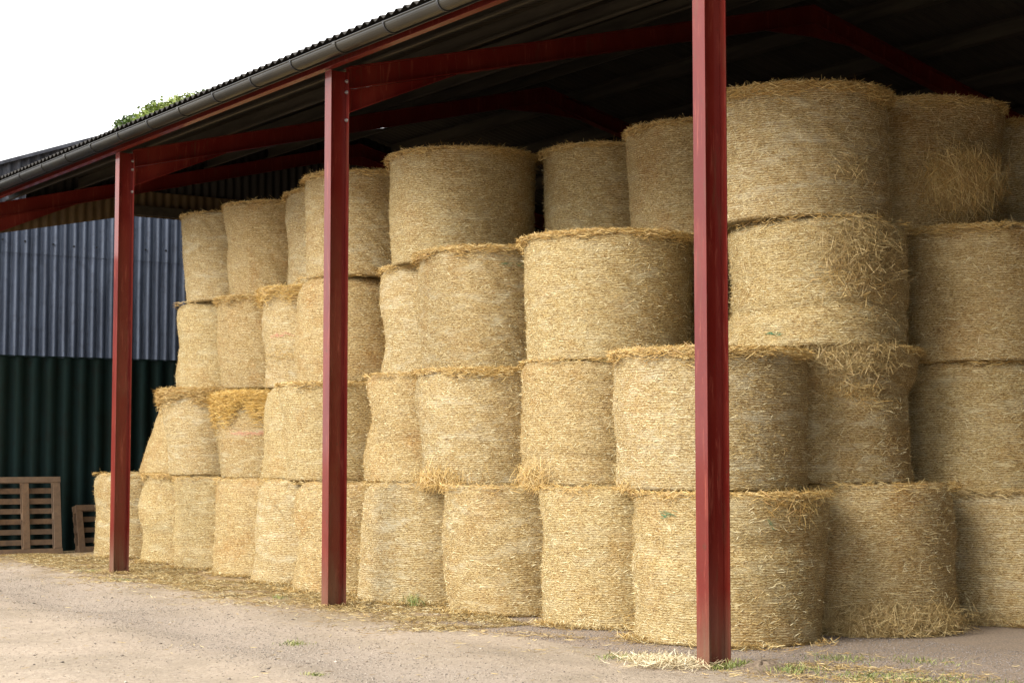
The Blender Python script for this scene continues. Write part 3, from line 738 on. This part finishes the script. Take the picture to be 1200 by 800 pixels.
# each one: label and the way it differs
LB = {
 'G0': 'ground bale at the far left end of the front row, behind the farthest red post',
 'G1': 'small ground bale just right of the farthest red post, with a straw-covered top',
 'G2': 'narrow ground bale pinched in near its foot, third from the left end',
 'G3': 'plain ground bale under the pink-banded bale, fourth from the left end',
 'G4': 'pale round-shouldered ground bale, fifth from the left end, two left of the middle post',
 'G5': 'ground bale standing on the floor right behind the foot of the middle red post',
 'G6': 'pale ground bale wider at its foot, first one clear right of the middle post',
 'G7': 'ground bale under the overhanging loose tuft, second to the right of the middle post',
 'G8': 'ground bale with a loose wisp near its foot, third right of the middle post',
 'G9': 'wide wrinkled ground bale with a pinched waist, behind the foot of the nearest red post',
 'G10': 'big squarish ground bale skirted with loose straw at its foot, right of the nearest post',
 'G11': 'shaded ground bale cut off by the right edge of the picture',
 '2z': 'cone-shaped bale leaning on the second tier at the left end, against the green wall',
 '2a': 'second-tier bale with a thick ragged brown cap at the left end, widening upwards',
 '2b': 'second-tier bale with a shaggy bright golden cap and a faint pink band',
 '2c': 'narrow sliver of a smooth second-tier bale just right of the golden-capped one',
 '2d': 'second-tier bale with a frayed rim directly left of and behind the middle post',
 '2e': 'narrow pale second-tier bale right of the middle post with a dent low on its side',
 '2f': 'second-tier bale with a tuft of straw hanging from its lower left edge',
 '2g': 'smooth-topped second-tier bale directly left of the wide bale behind the nearest post',
 '2h': 'wide second-tier bale with a thick brown rim, behind the nearest red post',
 '2i': 'lumpy second-tier bale under a loose mat of straw, right of the nearest post',
 '2j': 'second-tier bale at the right edge of the picture, above the shaded ground bale',
 '3a': 'third-tier bale at the far left end of the stack',
 '3b': 'third-tier bale with a frayed overhanging rim, second from the left end',
 '3c': 'narrow third-tier bale with fuzzy orange rim and pink band, left of the middle post',
 '3d': 'round-shouldered third-tier bale partly hidden by the middle post',
 '3e': 'narrow third-tier bale between the middle post and the broad grey-stained one',
 '3f': 'third-tier bale with grey scuffs under the broad top bale, right of the middle post',
 '3g': 'very wide pale third-tier bale left of the nearest post',
 '3h': 'bulging untidy third-tier bale with loose straw on its right shoulder, right of the nearest post',
 '3i': 'third-tier bale with brown rim at the right edge, under the hanging clump of straw',
 '4a': 'top bale at the far left end of the stack, against the blue wall',
 '4b': 'broad top bale with a bristly edge, second from the left end',
 '4c': 'narrow strip of a top bale, third from the left end',
 '4d': 'top bale behind the upper part of the middle post',
 '4e': 'broad dark golden top bale right of the middle post, standing over two columns',
 '4f': 'shaded top bale set back in the gap right of the broad top one',
 '4g': 'shaded top bale set back directly left of the nearest post',
 '4h': 'largest, highest bale of the stack right of the nearest post, with a ragged top',
 '4i': 'top bale with a big clump of loose straw hanging from its lower right side',
 '4j': 'dim top bale cut off by the right edge of the picture',
}
GR = dict(rim=.0)
def tc_(k, a): x, y = TB[k][:2]; return tcam(x, y, a)
OPT = {
 'G0': dict(top=.93, bot=.98, rim=.15, rnd=.15, waist=[(.55, .018, .14, 0, None)], lump=1.4),
 'G1': dict(top=.95, bot=.98, rim=.9, rimsize=1.2, rimpal=PAL_RIM, waist=[(.38, .014, .05, 0, None)], lump=1.5),
 'G2': dict(top=1.0, bot=1.0, rim=.25, waist=[(.28, .012, .05, 0, None), (.12, -.01, .08, 0, None)], lump=1.5),
 'G3': dict(top=.98, bot=1.0, rim=.12, rnd=.15),
 'G4': dict(top=.96, bot=1.0, rim=.1, rnd=.20, tufts=[('c', -.1, .03, .35, .03, 300, .10, .1, PAL_DULL, .05)]),
 'G5': dict(top=.96, bot=.98, rim=.1, rnd=.20, lump=2.0, waist=[(.5, .03, .12, 0, None)]),
 'G6': dict(top=.94, bot=1.02, rim=.12, rnd=.15, lump=1.0),
 'G7': dict(top=1.0, bot=.96, rim=.3, rnd=.09, lump=1.2),
 'G8': dict(top=1.0, bot=.98, rim=.3, rnd=.07, lump=1.0, tufts=[('c', .3, .13, .16, .03, 160, .09, .1, PAL_RIM, .03), ('c', 0, .02, .5, .02, 300, .09, 0, PAL, .05)]),
 'G9': dict(top=.97, bot=.99, rim=.7, rimsize=.9, rnd=.07, lump=1.3, waist=[(.64, .024, .07, 0, None)], loose=.3,
            tufts=[('c', .75, .93, .22, .07, 420, .15, .5, PAL_RIM, .05)], twine=[('c', -.75, .86, .10, .012, 26, M_green, 0), ('c', .42, .80, .03, .01, 8, M_green, -1.0)]),
 'G10': dict(top=.96, bot=1.02, rim=.15, rnd=.12, lump=1.0, loose=.4, tufts=[('c', .15, .08, .42, .06, 5500, .20, .3, PAL_DULL, .20)]),
 'G11': dict(top=1.0, bot=1.0, rim=1.0, rimpal=PAL_DULL, loose=.5, tufts=[('c', 0, .05, .5, .04, 700, .16, .2, PAL_DULL, .10)]),
 '2z': dict(top=.72, bot=1.02, rim=.1, rnd=.1, lump=1.5, lean=.12, twine=None),
 '2a': dict(top=1.05, bot=.90, rim=3.0, rimsize=3.0, rimdrop=.0, rimpal=PAL_RIM, lump=1.0),
 '2b': dict(top=1.02, bot=.92, rim=5.0, rimsize=5.0, rimdrop=.03, rimpal=PAL_GOLD, twine=[('c', -.1, .52, .75, .014, 170, M_red, 0)]),
 '2c': dict(top=.93, bot=1.02, rim=.0, rnd=.18),
 '2d': dict(top=1.03, bot=.93, rim=.8, rimsize=.9, rnd=.05),
 '2e': dict(top=.95, bot=1.02, rim=.35, rimsize=.8, rnd=.13, waist=[(.36, .012, .05, 0, None)], lump=1.5),
 '2f': dict(top=1.03, bot=.98, rim=1.2, rimsize=1.1, lump=1.2, tufts=[('c', -.85, .02, .25, .05, 1300, .22, .6, PAL_RIM, .12)]),
 '2g': dict(top=.99, bot=1.0, rim=.35, rimsize=.6, rnd=.13, tufts=[('c', -.95, .02, .14, .06, 900, .22, .8, PAL_RIM, .10)], waist=[(.2, .02, .04, 0, None)]),
 '2h': dict(top=1.0, bot=.97, rim=1.7, rimsize=1.35, lump=.8, tufts=[('c', -1.1, .0, .12, .03, 160, .12, .6, PAL_RIM, .05)]),
 '2i': dict(top=1.0, bot=1.0, rim=.8, lump=2.2, loose=.8, rimpal=PAL_RIM, waist=[(.64, .03, .05, 0, None)], tufts=[('c', .3, .93, .26, .08, 3000, .15, .3, PAL_DULL, .12), ('c', .3, .66, .2, .05, 350, .13, .3, PAL_RIM, .03)]),
 '2j': dict(top=1.0, bot=1.0, rim=.6, rimsize=.9, loose=.6, lump=1.5),
 '3a': dict(top=.99, bot=.98, rim=.1, rnd=.15),
 '3b': dict(top=1.04, bot=.95, rim=1.6, rimsize=1.5),
 '3c': dict(top=1.05, bot=.95, rim=2.2, rimsize=2.4, rimpal=np.concatenate([PAL_GOLD, PAL_RIM]), lump=1.6, twine=[('c', -.5, .52, .5, .012, 90, M_red, 0)], tufts=[('c', -.75, .32, .35, .04, 260, .09, .1, PAL_RIM, .04)]),
 '3d': dict(top=.97, bot=1.0, rim=.1, rnd=.20),
 '3e': dict(top=1.0, bot=.99, rim=.9, rimsize=1.0),
 '3f': dict(top=1.02, bot=.95, rim=1.5, rimsize=1.3, twine=[('c', .35, .86, .22, .012, 22, M_green, 0)]),
 '3g': dict(top=1.0, bot=.97, rim=1.5, rimsize=1.1, loose=.3),
 '3h': dict(top=.96, bot=1.0, rim=.2, rnd=.14, lump=2.0, loose=1.0, waist=[(.30, .03, .05, 0, None)],
            tufts=[('c', .55, .72, .24, .12, 2600, .15, .4, PAL_DULL, .10), ('c', .4, .5, .25, .08, 350, .14, .2, PAL_RIM, .03)], twine=[('c', -.5, .10, .10, .010, 20, M_green, 0)]),
 '3i': dict(top=1.0, bot=1.0, rim=1.2, rimsize=1.0, loose=.6),
 '4a': dict(top=1.02, bot=.92, rim=.5, rimsize=.7, rnd=.05), '4b': dict(top=1.03, bot=.90, rim=.7, rimsize=.8, rnd=.05),
 '4c': dict(top=1.03, bot=.97, rim=.9, rnd=.05), '4d': dict(top=1.0, bot=.97, rim=1.1, rnd=.05), '4e': dict(top=1.0, bot=.96, rim=1.5, rimsize=1.0, rnd=.04, lump=.8),
 '4f': dict(top=1.02, bot=.97, rim=1.2, rnd=.04), '4g': dict(top=1.0, bot=.98, rim=1.2, rnd=.04),
 '4h': dict(top=1.0, bot=1.0, rim=2.4, rimsize=1.6, rnd=.05, loose=1.0, lump=.8, tufts=[('c', .62, .36, .13, .05, 300, .14, .4, PAL_DULL, .05)]),
 '4i': dict(top=1.0, bot=1.0, rim=1.2, rimsize=1.1, rnd=.06, loose=1.0, lump=1.2, tufts=[('c', .5, .36, .20, .10, 4200, .26, .95, PAL_RIM, .26)]),
 '4j': dict(rim=.9, loose=.8),
}
order = list(TB)
lvl = lambda k: {'G': 1, '2': 2, '3': 3, '4': 4}.get(k[0], None)
def level(k):
    if k[0] == 'H': return {1.19: 1, 1.18: 1, 2.38: 2, 2.34: 2, 3.57: 3, 3.52: 3}[TB[k][3]]
    return lvl(k)
def base_z(k):
    L = level(k)
    if L == 1: return 0.
    x, y, r, _ = TB[k]; best = 0
    for j in TB:
        if level(j) == L - 1 and math.hypot(TB[j][0] - x, TB[j][1] - y) < (TB[j][2] + r) * .80: best = max(best, TB[j][3])
    return best - .006 if best else 1.2 * (L - 1)
for i, k in enumerate(order):
    x, y, r, z1 = TB[k]; o = dict(OPT.get(k, {}))
    if 'tufts' in o: o['tufts'] = [(tc_(k, q[1]),) + q[2:] for q in o['tufts']]
    if o.get('twine'): o['twine'] = [(tc_(k, q[1]),) + q[2:] for q in o['twine']]
    near = y < 17
    hid = k[0] == 'H'
    lab = LB.get(k, 'straw bale standing in the second row behind the front stack')
    o.setdefault('nst', 10000 if near else 5500)
    if k[0] == '4': o['bristle'] = 1.35
    o.setdefault('mk', (0, 1, 2, 3, 1, 0, 3)[(i * 5 + 2) % 7]); o.setdefault('lean', float(rng.uniform(-.02, .02)))
    bale(lab, x, y, base_z(k), z1, r, 11 + i, hidden=hid, **o)

# ------------------------------------------------------------------ litter, stones, grass
def litter(name, label, n, fx, Lr=(.03, .11), pal=PAL, zmax=.012, lift=.01):
    P = fx(n); n = len(P)
    a = rng.uniform(0, TAU, n); D = np.stack([np.cos(a), np.sin(a), rng.normal(0, .12, n)], 1)
    N_ = np.tile(np.array([[0, 0, 1.]]), (n, 1)); L = rng.uniform(*Lr, n)
    z = np.array([gz(px_, py_) for px_, py_ in P]); PP = np.stack([P[:, 0], P[:, 1], z + rng.uniform(.004, zmax + .004, n)], 1)
    V, Q, T = strips(PP, D, N_, L, rng.uniform(.003, .0065, n), rng.uniform(-.004, lift, (n, 2)), pick(pal, n))
    o = np_mesh(name, V, Q, [M_straw], tint=T); tag(o, label, 'straw', kind='stuff'); return o
def band(n):
    y = rng.uniform(12.3, 25.2, n); x = 8.75 - np.abs(rng.normal(0, .62, n)) + .12 * np.sin(y * 1.9) + .16 * np.sin(y * .9 + 1)
    clump = np.sin(x * 5.1 + y * 2.3) * np.sin(y * 3.7 - x * 2.1) + rng.normal(0, .5, n)
    k_ = (clump > -.15) & (x > 6.6) ; return np.stack([x[k_], y[k_]], 1)
litter('straw_litter', 'loose straw strewn over the ground along the foot of the stack', 80000, band, pal=np.concatenate([PAL * .85, PAL_DULL, PAL_DULL * .7]))
def near_(n):
    y = rng.uniform(7.6, 12.6, n); x = 8.5 + rng.normal(0, .45, n) - .1 * (y - 9); k_ = (np.sin(x * 6 + y * 3) + rng.normal(0, .7, n) > .7); return np.stack([x[k_], y[k_]], 1)
litter('scattered_straw', 'thin scatter of straw on the gravel near the nearest post', 5200, near_, pal=PAL_DULL)
def yard(n): return np.stack([rng.uniform(3.2, 7.8, n), rng.uniform(7.5, 23, n)], 1)
litter('stray_stalks', 'stray stalks scattered over the open concrete yard', 900, yard, (.02, .07), PAL_DULL, .002, .004)
def posts_(n):
    j = rng.integers(0, 2, n); cy = np.array([14.80, 20.41])[j]; return np.stack([7.96 + rng.normal(0, .17, n), cy + rng.normal(0, .2, n)], 1)
litter('trampled_straw', 'trampled straw round the feet of the middle and farthest red posts', 1500, posts_, (.03, .10), PAL_DULL, .03, .02)
# heap at the foot of the nearest post
def heap(n):
    return np.stack([7.70 + rng.normal(0, .13, n), 9.42 + rng.normal(0, .17, n)], 1)
litter('straw_heap', 'small pale heap of straw at the left foot of the nearest post', 1100, heap, (.05, .16), np.array([(.66, .56, .36), (.56, .45, .26), (.74, .66, .46)]), .05, .04)
def strip2(n):
    y = rng.uniform(6.6, 9.0, n); x = 8.3 + rng.normal(0, .32, n) + (9 - y) * .14; k_ = np.sin(x * 7 + y * 4) + rng.normal(0, .8, n) > .1; return np.stack([x[k_], y[k_]], 1)
litter('trodden_straw', 'flattened straw mixed with weeds right of the nearest post', 5200, strip2, (.03, .12), PAL_DULL, .012, .012)

def drift(n):
    ks = [k for k in TB if k[0] == 'G']; w_ = np.array([TB[k][2] for k in ks]); j = rng.integers(0, len(ks), n)
    cx = np.array([TB[k][0] for k in ks])[j]; cy = np.array([TB[k][1] for k in ks])[j]; rr = w_[j] + .02 + np.abs(rng.normal(0, .07, n))
    a = np.arctan2(-cy, -cx) + rng.uniform(-1.5, 1.1, n); x = cx + rr * np.cos(a); y = cy + rr * np.sin(a)
    k_ = (np.sin(a * 5 + cy * 3) + rng.normal(0, .6, n) > .1 - .5 * (y > 12.5)); return np.stack([x[k_], y[k_]], 1)
litter('straw_drift', 'ragged drift of loose straw gathered against the feet of the ground bales', 20000, drift, (.03, .12), np.concatenate([PAL, PAL_DULL, PAL_RIM]), .035, .03)
# stones
def stones(name, label, P, S, pal):
    n = len(P); ico = np.array([(1, 0, 0), (-1, 0, 0), (0, 1, 0), (0, -1, 0), (0, 0, .7), (0, 0, -.5)], float)
    T0 = np.array([(0, 2, 4), (2, 1, 4), (1, 3, 4), (3, 0, 4), (2, 0, 5), (1, 2, 5), (3, 1, 5), (0, 3, 5)])
    V = ico[None] * S[:, None, None] * rng.uniform(.6, 1.3, (n, 6, 3)); a = rng.uniform(0, TAU, n); ca, sa = np.cos(a)[:, None], np.sin(a)[:, None]
    V = np.stack([V[..., 0] * ca - V[..., 1] * sa, V[..., 0] * sa + V[..., 1] * ca, V[..., 2] * .7], -1)
    z = np.array([gz(px_, py_) for px_, py_ in P]); V += np.stack([P[:, 0], P[:, 1], z + S * .2], 1)[:, None]
    T_ = (T0[None] + np.arange(n)[:, None, None] * 6).reshape(-1, 3)
    o = np_mesh(name, V.reshape(-1, 3), np.zeros((0, 4), int), [M_stone], T=T_, tint=np.repeat(pick(pal, n), 6, 0)); tag(o, label, 'gravel', kind='stuff')
SP = np.array([(.24, .20, .16), (.34, .29, .24), (.48, .42, .35), (.13, .11, .09)])
n = 20000; y = rng.uniform(7.5, 24, n); x = 5.95 + .03 * (y - 9) + rng.normal(0, .42, n)
stones('track_gravel', 'loose dark gravel thrown along the wheel track in the yard', np.stack([x, y], 1), rng.uniform(.0025, .008, n), SP)
n = 16000; P = np.stack([rng.uniform(3, 8.6, n), rng.uniform(6.5, 24, n)], 1)
stones('yard_grit', 'fine grit scattered over the pale concrete yard', P, rng.uniform(.0025, .008, n) * (1 + 1.6 * (rng.uniform(0, 1, n) > .985)), SP)
n = 16000; y = rng.uniform(6.5, 13, n); x = rng.uniform(7.95, 10.5, n)
stones('floor_gravel', 'grey gravel on the barn floor in front of the nearest bales', np.stack([x, y], 1), rng.uniform(.003, .009, n), np.array([(.24, .21, .19), (.17, .145, .13), (.33, .29, .27)]))

# dirt mound at the nearest post
m = MB(); nr, na = 9, 28; vs = []
for i in range(nr + 1):
    for j in range(na):
        rr_ = i / nr; a = TAU * j / na; wob_ = 1 + .25 * math.sin(3 * a + 1) + .15 * math.sin(7 * a)
        vs.append((8.16 + .42 * rr_ * wob_ * math.cos(a), 8.92 + .30 * rr_ * wob_ * math.sin(a), .055 * math.exp(-(rr_ * 1.9) ** 2) * (1 + .3 * math.sin(a * 4 + i)) - .004 - .012 * rr_))
fs = [(i * na + j, (i + 1) * na + j, (i + 1) * na + (j + 1) % na, i * na + (j + 1) % na) for i in range(nr) for j in range(na)]
m.add(vs, fs)
M_dirt, t, b = newmat('dirt'); p = pos(t); n1 = noise(t, p, 40, 4, .7)
t.links.new(mixc(t, vramp(t, n1, .35, .65), (.14, .10, .07), (.30, .23, .16)), b.inputs['Base Color']); b.inputs['Roughness'].default_value = .95; bump(t, b, n1, .8, .02)
tag(m.build('dirt_mound', M_dirt, smooth=True), 'low mound of crumbly brown dirt at the right foot of the nearest post', 'dirt')

# grass tufts
def tufts_(name, label, spots):
    Vs, Qs, Ts, off = [], [], [], 0
    for (cx, cy, sx_, sy_, n, h) in spots:
        P = np.stack([cx + rng.normal(0, sx_, n), cy + rng.normal(0, sy_, n)], 1); z = np.array([gz(a, b_) for a, b_ in P])
        D = np.stack([rng.normal(0, .5, n), rng.normal(0, .5, n), np.ones(n)], 1); L = rng.uniform(.4, 1, n) * h
        PP = np.stack([P[:, 0], P[:, 1], z + L * .4], 1); N_ = norm(np.stack([rng.normal(0, 1, n), rng.normal(0, 1, n), np.zeros(n)], 1))
        V, Q, T = strips(PP, D, N_, L, rng.uniform(.003, .007, n), np.stack([np.zeros(n), rng.uniform(0, .03, n)], 1), pick(np.array([(.15, .19, .04), (.24, .28, .07), (.11, .14, .04), (.34, .31, .12)]), n))
        Vs.append(V); Qs.append(Q + off); Ts.append(T); off += len(V)
    tag(np_mesh(name, np.concatenate(Vs), np.concatenate(Qs), [M_grass], tint=np.concatenate(Ts)), label, 'grass', kind='stuff')
tufts_('weedy_grass', 'short green grass and weeds sprouting round the feet of the posts and bales',
       [(7.86, 9.72, .07, .10, 260, .06), (7.93, 9.10, .05, .05, 150, .06), (8.02, 9.02, .05, .04, 200, .09), (8.25, 8.70, .10, .10, 170, .07), (8.42, 8.15, .14, .14, 260, .05), (8.6, 7.8, .15, .15, 220, .05),
        (7.75, 9.95, .10, .10, 200, .045), (8.9, 7.3, .15, .12, 180, .045), (9.0, 9.0, .12, .14, 160, .05), (9.4, 8.6, .12, .14, 130, .04), (8.62, 14.42, .03, .07, 110, .16), (8.6, 16.6, .03, .08, 90, .14),
        (7.5, 19.1, .06, .12, 160, .04), (7.8, 20.9, .10, .14, 140, .04), (6.28, 12.35, .05, .09, 120, .035), (7.98, 16.0, .05, .1, 60, .05), (5.45, 10.4, .04, .04, 70, .03)])
